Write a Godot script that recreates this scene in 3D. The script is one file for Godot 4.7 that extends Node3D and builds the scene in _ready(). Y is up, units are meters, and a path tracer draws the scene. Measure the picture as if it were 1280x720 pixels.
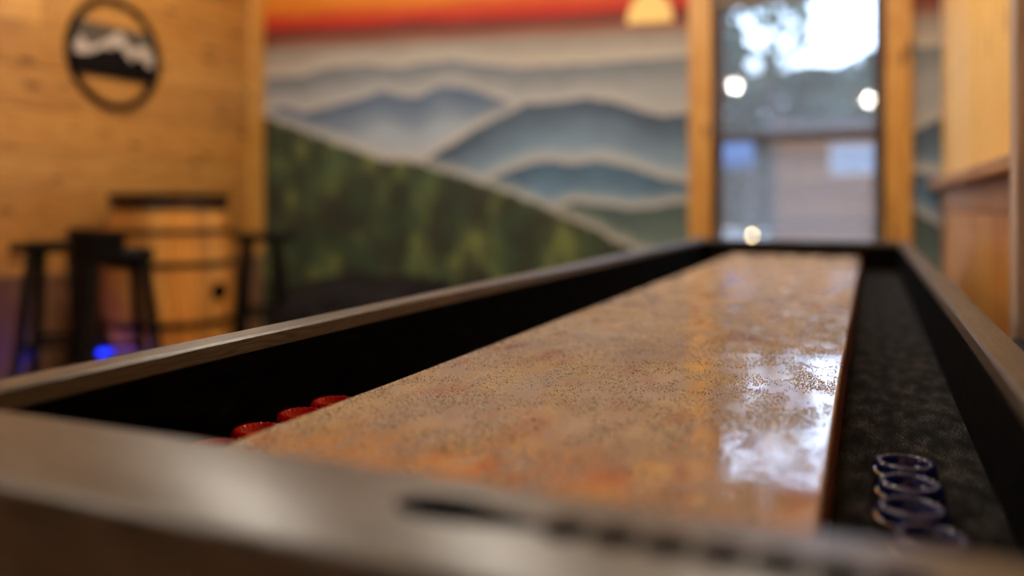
extends Node3D
# A shuffleboard table in a pine-panelled games room. The table runs along -z; metres.

const TABLE_L := -0.642      # inner faces of the side rails
const TABLE_R := 0.109
const RAIL_W := 0.038
const RAIL_TOP := 0.71
const FIELD_TOP := 0.655
const GUTTER := 0.594
const Z_NEAR := -0.41        # inner face of the near end rail
const Z_FAR := -3.53
const WALL_Z := -4.3
const WALL_L := -3.64
const WALL_R := 0.315
const BACK_Z := 6.2
const CEIL := 2.5

var M := {}
var rng := RandomNumberGenerator.new()
var taken := {}


func _ready() -> void:
	rng.seed = 7
	set_view()
	make_materials()
	room()
	window_unit()
	outdoors()
	table()
	pucks()
	barrel()
	stools()
	plaque()
	bean_bag()
	lamps()
	small_things()


# ---------------------------------------------------------------- camera, sky, light
func set_view() -> void:
	var cam := Camera3D.new()
	cam.name = "camera"
	cam.position = Vector3(0, 0.86, 0)
	cam.rotation.y = atan(445.5 / 1030.0)
	cam.projection = Camera3D.PROJECTION_FRUSTUM
	cam.near = 0.05
	cam.far = 200.0
	cam.size = 2.0 * 0.05 * 360.0 / 1030.0
	cam.frustum_offset = Vector2(0, -0.05 * 106.0 / 1030.0)
	var lens := CameraAttributesPhysical.new()
	lens.frustum_focal_length = 35.0
	lens.frustum_focus_distance = 0.955
	lens.exposure_aperture = 1.5
	cam.attributes = lens
	add_child(cam)
	cam.current = true
	var we := WorldEnvironment.new()
	we.name = "environment"
	var e := Environment.new()
	e.background_mode = Environment.BG_SKY
	var sky := Sky.new()
	var sm := ProceduralSkyMaterial.new()
	sm.sky_top_color = Color(0.70, 0.81, 0.97)
	sm.sky_horizon_color = Color(0.83, 0.90, 1.0)
	sm.ground_bottom_color = Color(0.35, 0.35, 0.33)
	sm.ground_horizon_color = Color(0.55, 0.56, 0.56)
	sm.energy_multiplier = 8.0
	sky.sky_material = sm
	e.sky = sky
	e.tonemap_mode = Environment.TONE_MAPPER_LINEAR
	e.tonemap_exposure = 1.0
	e.sdfgi_enabled = true
	e.ssao_enabled = true
	e.ssil_enabled = true
	we.environment = e
	add_child(we)


# ---------------------------------------------------------------- naming helpers
func numbered(called: String) -> String:
	var n: int = taken.get(called, 0)
	taken[called] = n + 1
	return called if n == 0 else "%s_%03d" % [called, n]


func tag(o: Node, label: String, category: String, group := "", kind := "") -> Node:
	o.set_meta("label", label)
	o.set_meta("category", category)
	if group: o.set_meta("group", group)
	if kind: o.set_meta("kind", kind)
	return o


func thing(called: String, at: Vector3, label: String, category: String, group := "", turn := 0.0, kind := "") -> Node3D:
	var o := Node3D.new()
	o.name = numbered(called)
	add_child(o)
	o.position = at
	o.rotation.y = turn
	tag(o, label, category, group, kind)
	return o


func put(mesh: Mesh, called: String, mat: Material, parent: Node, at := Vector3.ZERO, turn := Vector3.ZERO) -> MeshInstance3D:
	var o := MeshInstance3D.new()
	o.name = called if parent != self else numbered(called)
	o.mesh = mesh
	o.material_override = mat
	o.position = at
	o.rotation = turn
	parent.add_child(o, true)
	return o


# ---------------------------------------------------------------- mesh helpers
func begin() -> SurfaceTool:
	var st := SurfaceTool.new()
	st.begin(Mesh.PRIMITIVE_TRIANGLES)
	return st


func vert(st: SurfaceTool, p: Vector3, n: Vector3, uv: Vector2) -> void:
	st.set_normal(n)
	st.set_uv(uv)
	st.add_vertex(p)


func tri(st: SurfaceTool, p: Array, n: Array, uv: Array) -> void:
	var g: Vector3 = (p[1] - p[0]).cross(p[2] - p[0])
	var order := [0, 1, 2] if g.dot(n[0] + n[1] + n[2]) < 0 else [0, 2, 1]
	for k in order: vert(st, p[k], n[k], uv[k])


func quad(st: SurfaceTool, p: Array, n: Array, uv: Array) -> void:
	tri(st, [p[0], p[1], p[2]], [n[0], n[1], n[2]], [uv[0], uv[1], uv[2]])
	tri(st, [p[0], p[2], p[3]], [n[0], n[2], n[3]], [uv[0], uv[2], uv[3]])


func metric_uv(p: Vector3, n: Vector3, grain: int, off: Vector2) -> Vector2:
	# u runs along the grain axis, v across it
	var a := n.abs()
	var face := 0 if a.x >= a.y and a.x >= a.z else (1 if a.y >= a.z else 2)
	var others := [0, 1, 2]
	others.erase(grain)
	var across: int = others[0] if others[0] != face else others[1]
	if face == grain:
		return Vector2(p[others[0]], p[others[1]]) + off
	return Vector2(p[grain], p[across]) + off


func box(st: SurfaceTool, c: Vector3, s: Vector3, bevel := 0.0, grain := 0, off := Vector2.ZERO) -> SurfaceTool:
	var h := s * 0.5
	var b: float = minf(bevel, minf(h.x, minf(h.y, h.z)) * 0.9)
	var corner := func(sx, sy, sz, face) -> Vector3:
		var v := Vector3(sx * (h.x - b), sy * (h.y - b), sz * (h.z - b))
		if face == 0: v.x = sx * h.x
		elif face == 1: v.y = sy * h.y
		else: v.z = sz * h.z
		return v
	var emit := func(pts: Array, n: Vector3) -> void:
		var ps := []
		var uv := []
		for q in pts:
			ps.append(c + q)
			uv.append(metric_uv(c + q, n, grain, off))
		if ps.size() == 4: quad(st, ps, [n, n, n, n], uv)
		else: tri(st, ps, [n, n, n], uv)
	for sgn in [-1, 1]:
		emit.call([corner.call(sgn, -1, -1, 0), corner.call(sgn, 1, -1, 0), corner.call(sgn, 1, 1, 0), corner.call(sgn, -1, 1, 0)], Vector3(sgn, 0, 0))
		emit.call([corner.call(-1, sgn, -1, 1), corner.call(1, sgn, -1, 1), corner.call(1, sgn, 1, 1), corner.call(-1, sgn, 1, 1)], Vector3(0, sgn, 0))
		emit.call([corner.call(-1, -1, sgn, 2), corner.call(1, -1, sgn, 2), corner.call(1, 1, sgn, 2), corner.call(-1, 1, sgn, 2)], Vector3(0, 0, sgn))
	if b > 0.0:
		for i in [-1, 1]:
			for j in [-1, 1]:
				emit.call([corner.call(i, j, -1, 0), corner.call(i, j, 1, 0), corner.call(i, j, 1, 1), corner.call(i, j, -1, 1)], Vector3(i, j * 1.001, 0).normalized())
				emit.call([corner.call(i, -1, j, 0), corner.call(i, 1, j, 0), corner.call(i, 1, j, 2), corner.call(i, -1, j, 2)], Vector3(i, 0, j * 1.001).normalized())
				emit.call([corner.call(-1, i, j, 1), corner.call(1, i, j, 1), corner.call(1, i, j, 2), corner.call(-1, i, j, 2)], Vector3(0, i * 1.001, j).normalized())
				for k in [-1, 1]:
					emit.call([corner.call(i, j, k, 0), corner.call(i, j, k, 1), corner.call(i, j, k, 2)], Vector3(i, j * 1.01, k).normalized())
	return st


func box_mesh(s: Vector3, bevel := 0.0, grain := 0, off := Vector2.ZERO, c := Vector3.ZERO) -> ArrayMesh:
	return box(begin(), c, s, bevel, grain, off).commit()


func lathe(st: SurfaceTool, prof: Array, seg: int, c := Vector3.ZERO, a0 := 0.0, a1 := TAU) -> SurfaceTool:
	# prof: Vector2(radius, height) running so that the outside lies to the right of the direction of travel upwards
	var ns := []
	for i in prof.size() - 1:
		var d: Vector2 = prof[i + 1] - prof[i]
		ns.append(Vector2(d.y, -d.x).normalized())
	for i in prof.size() - 1:
		var na: Vector2 = ns[i]
		var nb: Vector2 = ns[i]
		if i > 0 and ns[i].dot(ns[i - 1]) > 0.75: na = (ns[i] + ns[i - 1]).normalized()
		if i < ns.size() - 1 and ns[i].dot(ns[i + 1]) > 0.75: nb = (ns[i] + ns[i + 1]).normalized()
		for k in seg:
			var ta := a0 + (a1 - a0) * k / seg
			var tb := a0 + (a1 - a0) * (k + 1) / seg
			var da := Vector3(cos(ta), 0, sin(ta))
			var db := Vector3(cos(tb), 0, sin(tb))
			var p: Vector2 = prof[i]
			var q: Vector2 = prof[i + 1]
			var pts := [c + da * p.x + Vector3.UP * p.y, c + db * p.x + Vector3.UP * p.y, c + db * q.x + Vector3.UP * q.y, c + da * q.x + Vector3.UP * q.y]
			var nn := [da * na.x + Vector3.UP * na.y, db * na.x + Vector3.UP * na.y, db * nb.x + Vector3.UP * nb.y, da * nb.x + Vector3.UP * nb.y]
			var uv := [Vector2(ta * 0.3, p.y), Vector2(tb * 0.3, p.y), Vector2(tb * 0.3, q.y), Vector2(ta * 0.3, q.y)]
			if p.x < 1e-5: tri(st, [pts[0], pts[2], pts[3]], [nn[0], nn[2], nn[3]], [uv[0], uv[2], uv[3]])
			elif q.x < 1e-5: tri(st, [pts[0], pts[1], pts[2]], [nn[0], nn[1], nn[2]], [uv[0], uv[1], uv[2]])
			else: quad(st, pts, nn, uv)
	return st


func bar(st: SurfaceTool, a: Vector3, b: Vector3, w: float, d: float, w2 := -1.0) -> SurfaceTool:
	# a square-section bar from a to b
	var up := (b - a).normalized()
	var x := up.cross(Vector3(0, 0, 1) if absf(up.z) < 0.9 else Vector3(1, 0, 0)).normalized()
	var y := x.cross(up).normalized()
	var e := w if w2 < 0 else w2
	var lo := [a - x * w / 2 - y * d / 2, a + x * w / 2 - y * d / 2, a + x * w / 2 + y * d / 2, a - x * w / 2 + y * d / 2]
	var hi := [b - x * e / 2 - y * d / 2, b + x * e / 2 - y * d / 2, b + x * e / 2 + y * d / 2, b - x * e / 2 + y * d / 2]
	var l := (b - a).length()
	for k in 4:
		var j := (k + 1) % 4
		var n: Vector3 = [-y, x, y, -x][k]
		quad(st, [lo[k], lo[j], hi[j], hi[k]], [n, n, n, n], [Vector2(0, 0), Vector2(0, w), Vector2(l, w), Vector2(l, 0)])
	quad(st, lo, [-up, -up, -up, -up], [Vector2.ZERO, Vector2.ZERO, Vector2.ONE, Vector2.ONE])
	quad(st, hi, [up, up, up, up], [Vector2.ZERO, Vector2.ZERO, Vector2.ONE, Vector2.ONE])
	return st


func tube(st: SurfaceTool, pts: Array, r: float, seg := 10) -> SurfaceTool:
	for i in pts.size() - 1:
		var up: Vector3 = (pts[i + 1] - pts[i]).normalized()
		var x := up.cross(Vector3(0.1, 0.02, 1) if absf(up.z) < 0.9 else Vector3(1, 0, 0.1)).normalized()
		var y := x.cross(up).normalized()
		for k in seg:
			var a := TAU * k / seg
			var b := TAU * (k + 1) / seg
			var na := x * cos(a) + y * sin(a)
			var nb := x * cos(b) + y * sin(b)
			quad(st, [pts[i] + na * r, pts[i] + nb * r, pts[i + 1] + nb * r, pts[i + 1] + na * r], [na, nb, nb, na], [Vector2(0, a), Vector2(0, b), Vector2(1, b), Vector2(1, a)])
	return st


func slab(st: SurfaceTool, outline: PackedVector2Array, z0: float, z1: float) -> SurfaceTool:
	# an outline in x, y given thickness from z0 to z1 (z1 the front)
	var idx := Geometry2D.triangulate_polygon(outline)
	for k in range(0, idx.size(), 3):
		for side in [[z0, Vector3(0, 0, -1)], [z1, Vector3(0, 0, 1)]]:
			var p := []
			var uv := []
			for j in 3:
				var q := outline[idx[k + j]]
				p.append(Vector3(q.x, q.y, side[0]))
				uv.append(q)
			tri(st, p, [side[1], side[1], side[1]], uv)
	var turn := 1.0 if not Geometry2D.is_polygon_clockwise(outline) else -1.0
	for k in outline.size():
		var a := outline[k]
		var b := outline[(k + 1) % outline.size()]
		var n := Vector3((b - a).y, -(b - a).x, 0).normalized() * turn
		quad(st, [Vector3(a.x, a.y, z0), Vector3(b.x, b.y, z0), Vector3(b.x, b.y, z1), Vector3(a.x, a.y, z1)], [n, n, n, n], [a, b, b, a])
	return st


# ---------------------------------------------------------------- materials
func picture(w: int, h: int, f: Callable) -> ImageTexture:
	var data := PackedByteArray()
	data.resize(w * h * 3)
	var k := 0
	for y in h:
		for x in w:
			var c: Color = f.call(x, y)
			data[k] = int(clampf(c.r, 0, 1) * 255.0)
			data[k + 1] = int(clampf(c.g, 0, 1) * 255.0)
			data[k + 2] = int(clampf(c.b, 0, 1) * 255.0)
			k += 3
	return ImageTexture.create_from_image(Image.create_from_data(w, h, false, Image.FORMAT_RGB8, data))


func noise(freq: float, octaves := 3, s := 1) -> FastNoiseLite:
	var n := FastNoiseLite.new()
	n.seed = s
	n.noise_type = FastNoiseLite.TYPE_SIMPLEX_SMOOTH
	n.frequency = freq
	n.fractal_octaves = octaves
	return n


func wood_picture(light: Color, dark: Color, s: int, knots: int, rings := 9.0) -> ImageTexture:
	var a := noise(0.011, 3, s)
	var b := noise(0.05, 2, s + 1)
	var spots := []
	var r := RandomNumberGenerator.new()
	r.seed = s
	for k in knots: spots.append(Vector3(r.randf() * 512.0, r.randf() * 256.0, r.randf_range(5.0, 10.0)))
	return picture(512, 256, func(x, y) -> Color:
		var g: float = a.get_noise_2d(x * 0.25, y * 1.1)
		var line: float = 0.5 + 0.5 * sin((y * 0.09 + g * 5.0) * rings * 0.35)
		var fine: float = b.get_noise_2d(x * 0.12, y * 3.0) * 0.5 + 0.5
		var t: float = clampf(0.55 * pow(line, 2.0) + 0.45 * fine + g * 0.25, 0.0, 1.0)
		var c := light.lerp(dark, t)
		for q in spots:
			var dx: float = absf(x - q.x)
			dx = minf(dx, 512.0 - dx)
			var d: float = sqrt(dx * dx * 0.35 + (y - q.y) * (y - q.y)) / q.z
			if d < 1.6: c = c.lerp(dark * Color(0.45, 0.38, 0.35), clampf(1.5 - d, 0.0, 0.8))
		return c)


func mat(color: Color, rough: float, tex: Texture2D = null, scale := Vector3.ONE, metal := 0.0) -> StandardMaterial3D:
	var m := StandardMaterial3D.new()
	m.albedo_color = color
	m.roughness = rough
	m.metallic = metal
	if tex:
		m.albedo_texture = tex
		m.uv1_scale = scale
	return m


func make_materials() -> void:
	var pine_a := wood_picture(Color(0.84, 0.66, 0.37), Color(0.70, 0.49, 0.22), 11, 6, 6.0)
	var pine_b := wood_picture(Color(0.82, 0.63, 0.34), Color(0.65, 0.44, 0.19), 23, 9, 7.0)
	M.pine = []
	for t in [Color(0.95, 0.94, 0.93), Color(0.89, 0.85, 0.81), Color(0.94, 0.90, 0.84), Color(0.85, 0.80, 0.74)]:
		for p in [pine_a, pine_b]:
			M.pine.append(mat(t, 0.45, p, Vector3(0.8, 3.0, 1)))
	M.pine_trim = mat(Color(1.0, 0.98, 0.9), 0.4, pine_a, Vector3(0.8, 3.0, 1))
	M.gold_board = [mat(Color(1.0, 0.95, 0.86), 0.45, pine_a, Vector3(0.8, 3.0, 1)), mat(Color(1.0, 0.90, 0.76), 0.45, pine_b, Vector3(0.8, 3.0, 1))]
	M.gold_panel = mat(Color(1.0, 0.965, 0.84), 0.5, wood_picture(Color(0.96, 0.82, 0.52), Color(0.90, 0.73, 0.42), 27, 2, 4.0), Vector3(0.8, 3.0, 1))
	var brown := wood_picture(Color(0.58, 0.44, 0.33), Color(0.42, 0.30, 0.21), 31, 3, 6.0)
	M.brown = [mat(Color.WHITE, 0.5, brown, Vector3(0.9, 3.0, 1)), mat(Color(0.86, 0.84, 0.82), 0.5, brown, Vector3(0.9, 3.0, 1)), mat(Color(0.94, 0.88, 0.84), 0.5, brown, Vector3(0.9, 3.0, 1))]
	M.ledge = mat(Color(1.0, 0.93, 0.80), 0.5, wood_picture(Color(0.70, 0.56, 0.40), Color(0.58, 0.44, 0.29), 37, 1, 6.0), Vector3(0.9, 3.0, 1))
	M.grey_wood = mat(Color(1.0, 0.97, 0.95), 0.5, wood_picture(Color(0.76, 0.69, 0.63), Color(0.66, 0.58, 0.51), 39, 0, 6.0), Vector3(0.9, 3.0, 1))
	var floor_t := wood_picture(Color(0.62, 0.46, 0.36), Color(0.46, 0.32, 0.24), 41, 2, 6.0)
	M.floor = [mat(Color.WHITE, 0.32, floor_t, Vector3(0.8, 3.0, 1)), mat(Color(0.9, 0.87, 0.85), 0.32, floor_t, Vector3(0.8, 3.0, 1)), mat(Color(0.95, 0.9, 0.82), 0.34, floor_t, Vector3(0.8, 3.0, 1))]
	var oak := wood_picture(Color(0.45, 0.405, 0.35), Color(0.235, 0.19, 0.155), 53, 0, 12.0)
	M.oak = mat(Color(0.86, 0.87, 0.86), 0.35, oak, Vector3(2.2, 9.0, 1))
	M.black_panel = mat(Color(0.07, 0.06, 0.055), 0.5)
	# carpet of the gutters: charcoal pile, brushed in paler patches
	var c1 := noise(0.35, 2, 61)
	var c2 := noise(0.012, 3, 62)
	var carpet := picture(512, 512, func(x, y) -> Color:
		var fleck: float = c1.get_noise_2d(x, y * 0.7)
		var patch: float = c2.get_noise_2d(x * 0.6, y * 1.6)
		var v := 0.088 + 0.46 * maxf(fleck - 0.05, -0.12) * (1.0 + 1.6 * patch) + 0.07 * patch
		return Color(v, v * 0.95, v * 0.90))
	M.carpet = mat(Color.WHITE, 0.95, carpet, Vector3(3.4, 3.4, 1))
	M.carpet.metallic_specular = 0.15
	M.felt = mat(Color(0.40, 0.36, 0.33), 0.97, carpet, Vector3(3.4, 3.4, 1))
	M.felt.metallic_specular = 0.1
	# playing surface: lacquered maple under a thin film of dirt and wax
	var f1 := noise(0.006, 4, 71)
	var f2 := noise(0.022, 3, 72)
	var f3 := noise(0.30, 2, 73)
	var f4 := noise(0.010, 2, 74)
	var field := picture(400, 1600, func(x, y) -> Color:
		var p: float = f1.get_noise_2d(x * 1.7, y) * 1.4
		var q: float = f2.get_noise_2d(x * 1.3, y)
		var o: float = f4.get_noise_2d(x * 1.5 + 900.0, y)
		var c := Color(0.74, 0.62, 0.52).lerp(Color(0.81, 0.67, 0.46), clampf(0.5 + p, 0, 1))
		c = c.lerp(Color(0.70, 0.44, 0.26), clampf(o * 1.7 - 0.35, 0, 0.65))
		c = c.lerp(Color(0.45, 0.35, 0.28), clampf(q * 1.5 - 0.30, 0, 0.6))
		var sp: float = f3.get_noise_2d(x * 2.0, y * 2.0)
		c = c.lerp(Color(0.36, 0.25, 0.18), clampf(sp * 1.4 - 0.25, 0, 0.5))
		return c)
	var rough := picture(400, 1600, func(x, y) -> Color:
		var p: float = f1.get_noise_2d(x * 1.7, y)
		var q: float = f2.get_noise_2d(x * 1.3, y)
		var sp: float = f3.get_noise_2d(x * 2.0, y * 2.0)
		var v := 0.05 + 0.6 * clampf(q * 1.2 + sp * 0.8 + p * 0.2 - 0.20, 0.0, 0.6)
		return Color(v, v, v))
	var g1 := noise(0.045, 3, 75)
	var relief := picture(512, 2048, func(x, y) -> Color:
		var v: float = 0.5 + 0.5 * g1.get_noise_2d(x * 0.35, y * 3.2)
		return Color(v, v, v))
	M.field = mat(Color.WHITE, 1.0, field, Vector3(1, 1, 1))
	M.field.roughness_texture = rough
	M.field.roughness_texture_channel = BaseMaterial3D.TEXTURE_CHANNEL_RED
	M.field.metallic_specular = 0.6
	M.field.heightmap_enabled = true
	M.field.heightmap_texture = relief
	M.field.heightmap_scale = 0.0035
	M.maple = mat(Color(0.66, 0.36, 0.15), 0.35, wood_picture(Color(0.95, 0.9, 0.85), Color(0.75, 0.66, 0.58), 81, 0), Vector3(1, 4, 1))
	M.grain = mat(Color.WHITE, 0.6)
	M.grain.vertex_color_use_as_albedo = true
	M.chrome = mat(Color(0.82, 0.82, 0.84), 0.10, null, Vector3.ONE, 1.0)
	M.red_cap = mat(Color(0.74, 0.03, 0.07), 0.16)
	M.blue_cap = mat(Color(0.05, 0.07, 0.27), 0.16)
	M.red_rib = mat(Color(0.74, 0.03, 0.07), 0.06)
	M.blue_rib = mat(Color(0.08, 0.12, 0.36), 0.05)
	M.black_wood = mat(Color(0.05, 0.043, 0.04), 0.5)
	M.black_wood.metallic_specular = 0.25
	M.black_leather = mat(Color(0.05, 0.045, 0.048), 0.55)
	M.black_leather.metallic_specular = 0.2
	M.black_metal = mat(Color(0.06, 0.055, 0.05), 0.42, null, Vector3.ONE, 0.6)
	M.bag = mat(Color(0.075, 0.066, 0.072), 0.7)
	M.bag.metallic_specular = 0.2
	M.snow = mat(Color(0.68, 0.62, 0.57), 0.8)
	M.slate = mat(Color(0.31, 0.27, 0.235), 0.8)
	M.slate.metallic_specular = 0.2
	M.soot = mat(Color(0.06, 0.045, 0.04), 0.8)
	M.soot.metallic_specular = 0.15
	var stave := wood_picture(Color(0.93, 0.71, 0.38), Color(0.74, 0.50, 0.22), 91, 0, 7.0)
	M.stave = [mat(Color.WHITE, 0.38, stave, Vector3(0.9, 3, 1)), mat(Color(0.88, 0.85, 0.8), 0.4, stave, Vector3(0.9, 3, 1)), mat(Color(1.0, 0.94, 0.86), 0.36, stave, Vector3(0.9, 3, 1))]
	M.plaster = mat(Color(0.86, 0.82, 0.74), 0.8)
	M.frame = mat(Color(0.50, 0.42, 0.36), 0.45, pine_b, Vector3(0.8, 3, 1))
	M.slat = mat(Color(0.58, 0.55, 0.50), 0.6)
	M.glass = mat(Color(0.9, 0.95, 0.95, 0.06), 0.02)
	M.glass.transparency = BaseMaterial3D.TRANSPARENCY_ALPHA


# ---------------------------------------------------------------- the room
func planks(parent: Node3D, mats: Array, count: int, place: Callable) -> void:
	for k in count: place.call(k, mats[rng.randi() % mats.size()])


func row_of_boards(parent: Node3D, called: String, mats: Array, axis: int, from: float, to: float, step: float, len_axis: int, l0: float, l1: float, piece: float, thick_axis: int, face: float, thick: float, gap := 0.003) -> void:
	# boards side by side along axis, each running along len_axis, the back at coordinate face
	var meshes := {}
	var n := int(round((to - from) / step))
	step = (to - from) / n
	for i in n:
		var start := l0
		var first := true
		while start < l1 - 0.01:
			var long: float = piece
			if first and piece < l1 - l0: long = piece * (0.35 + 0.5 * float((i * 7) % 5) / 4.0)
			first = false
			if start + long > l1 - 0.25: long = l1 - start
			var key := "%.2f" % long
			if not meshes.has(key): meshes[key] = []
			if meshes[key].size() < 3:
				var s := Vector3.ZERO
				s[axis] = step - gap
				s[len_axis] = long - gap * 0.6
				s[thick_axis] = absf(thick)
				meshes[key].append(box_mesh(s, 0.003, len_axis, Vector2(rng.randf() * 3.0, rng.randf())))
			var at := Vector3.ZERO
			at[axis] = from + (i + 0.5) * step
			at[len_axis] = start + long / 2
			at[thick_axis] = face + thick / 2
			put(meshes[key][rng.randi() % meshes[key].size()], called, mats[rng.randi() % mats.size()], parent, at)
			start += long


func room() -> void:
	var w := 0.12
	var fl := thing("floor", Vector3.ZERO, "reddish brown wood plank floor of the games room", "floor", "", 0.0, "structure")
	put(box_mesh(Vector3(WALL_R - WALL_L + 0.24, 0.1, BACK_Z - WALL_Z + 0.24), 0, 0, Vector2.ZERO, Vector3((WALL_L + WALL_R) / 2, -0.066, (BACK_Z + WALL_Z) / 2)), "subfloor", M.brown[0], fl)
	row_of_boards(fl, "plank", M.floor, 0, WALL_L, WALL_R, 0.15, 2, WALL_Z, BACK_Z, 1.75, 1, -0.016, 0.016, 0.002)
	var ce := thing("ceiling", Vector3.ZERO, "flat pale ceiling over the games room", "ceiling", "", 0.0, "structure")
	put(box_mesh(Vector3(WALL_R - WALL_L + 0.24, 0.1, BACK_Z - WALL_Z + 0.24), 0, 0, Vector2.ZERO, Vector3((WALL_L + WALL_R) / 2, CEIL + 0.05, (BACK_Z + WALL_Z) / 2)), "ceiling_board", M.plaster, ce)
	# left wall: horizontal pine boards over a low wainscot of brown boards
	var wl := thing("wall_left", Vector3.ZERO, "golden knotty pine wall of horizontal boards behind the barrel", "wall", "", 0.0, "structure")
	put(box_mesh(Vector3(w, CEIL, BACK_Z - WALL_Z), 0, 2, Vector2.ZERO, Vector3(WALL_L - w / 2 - 0.018, CEIL / 2, (BACK_Z + WALL_Z) / 2)), "wall_core", M.brown[1], wl)
	row_of_boards(wl, "plank", M.pine, 1, 0.52, CEIL, 0.198, 2, WALL_Z, BACK_Z, 2.6, 0, WALL_L - 0.018, 0.018)
	row_of_boards(wl, "wainscot_board", M.brown, 2, WALL_Z, BACK_Z, 0.14, 1, 0.0, 0.50, 0.6, 0, WALL_L - 0.018, 0.022)
	put(box_mesh(Vector3(0.034, 0.022, BACK_Z - WALL_Z), 0.003, 2, Vector2.ZERO, Vector3(WALL_L, 0.51, (BACK_Z + WALL_Z) / 2)), "wainscot_cap", M.brown[0], wl)
	var tr := put(box_mesh(Vector3(0.02, CEIL - 0.53, 0.13), 0.004, 1), "trim_1", M.pine_trim, self, Vector3(WALL_L + 0.0105, 0.525 + (CEIL - 0.53) / 2, WALL_Z + 0.066))
	tag(tr, "pale pine corner board where the plank wall meets the mural", "trim", "", "structure")
	# right wall: pine boards below a ledge, smooth golden panels above
	var wr := thing("wall_right", Vector3.ZERO, "golden pine wall beside the table with ledge and vertical boards below", "wall", "", 0.0, "structure")
	put(box_mesh(Vector3(w, CEIL, BACK_Z - WALL_Z), 0, 2, Vector2.ZERO, Vector3(WALL_R + w / 2 + 0.016, CEIL / 2, (BACK_Z + WALL_Z) / 2)), "wall_core", M.brown[1], wr)
	row_of_boards(wr, "board", M.gold_board, 2, WALL_Z, BACK_Z, 0.14, 1, 0.0, 0.835, 0.9, 0, WALL_R + 0.016, -0.016)
	put(box_mesh(Vector3(0.022, 0.088, BACK_Z - WALL_Z), 0.003, 2, Vector2.ZERO, Vector3(WALL_R + 0.004, 0.879, (BACK_Z + WALL_Z) / 2)), "apron", M.ledge, wr)
	put(box_mesh(Vector3(0.076, 0.034, BACK_Z - WALL_Z), 0.004, 2, Vector2.ZERO, Vector3(WALL_R - 0.022, 0.942, (BACK_Z + WALL_Z) / 2)), "ledge", M.ledge, wr)
	for p in [[WALL_Z, -3.06], [-3.0, -1.6], [-1.54, 0.2], [0.26, 3.0], [3.06, BACK_Z]]:
		put(box_mesh(Vector3(0.016, CEIL - 0.96, p[1] - p[0]), 0.003, 1, Vector2(p[0], 0.3), Vector3(WALL_R + 0.008, 0.96 + (CEIL - 0.96) / 2, (p[0] + p[1]) / 2)), "panel", M.gold_panel, wr)
	for z in [-3.03, -1.57, 0.23, 3.03]:
		put(box_mesh(Vector3(0.010, CEIL - 0.96, 0.058), 0.002, 1, Vector2.ZERO, Vector3(WALL_R + 0.011, 0.96 + (CEIL - 0.96) / 2, z)), "joint_strip", M.brown[2], wr)
	var post := put(box_mesh(Vector3(0.03, CEIL, 0.08), 0.004, 1), "trim_2", M.grey_wood, self, Vector3(WALL_R - 0.060, CEIL / 2, -1.725))
	tag(post, "upright grey brown board standing against the ledge of the pine wall", "trim", "", "structure")
	var wb := put(box_mesh(Vector3(WALL_R - WALL_L + 0.24, CEIL, w), 0, 0), "wall_back", M.pine[2], self, Vector3((WALL_L + WALL_R) / 2, CEIL / 2, BACK_Z + w / 2))
	tag(wb, "plain pine wall at the back of the games room", "wall", "", "structure")
	# far wall with its painted mural, cut round the window
	var wf := thing("wall_far", Vector3.ZERO, "wall painted with a mural of misty blue mountains at sunset", "wall", "", 0.0, "structure")
	var x0 := WALL_L
	var x1 := WALL_R
	var core := begin()
	var mural := begin()
	for r in [[x0, -0.745, 0.0, CEIL], [0.08, x1, 0.0, CEIL], [-0.745, 0.08, 0.0, 0.48], [-0.745, 0.08, 1.93, CEIL]]:
		box(core, Vector3((r[0] + r[1]) / 2, (r[2] + r[3]) / 2, WALL_Z - w / 2 - 0.004), Vector3(r[1] - r[0], r[3] - r[2], w))
		var c := [Vector3(r[0], r[2], WALL_Z), Vector3(r[1], r[2], WALL_Z), Vector3(r[1], r[3], WALL_Z), Vector3(r[0], r[3], WALL_Z)]
		var uv := []
		for q in c: uv.append(Vector2((q.x - x0) / (x1 - x0), 1.0 - q.y / CEIL))
		var n := Vector3(0, 0, 1)
		quad(mural, c, [n, n, n, n], uv)
	put(core.commit(), "wall_core", M.plaster, wf)
	put(mural.commit(), "mural", mural_material(), wf)


func along(line: Array, x: float) -> float:
	for k in line.size() - 1:
		if x <= line[k + 1][0]:
			return lerpf(line[k][1], line[k + 1][1], clampf((x - line[k][0]) / (line[k + 1][0] - line[k][0]), 0, 1))
	return line[-1][1]


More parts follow.
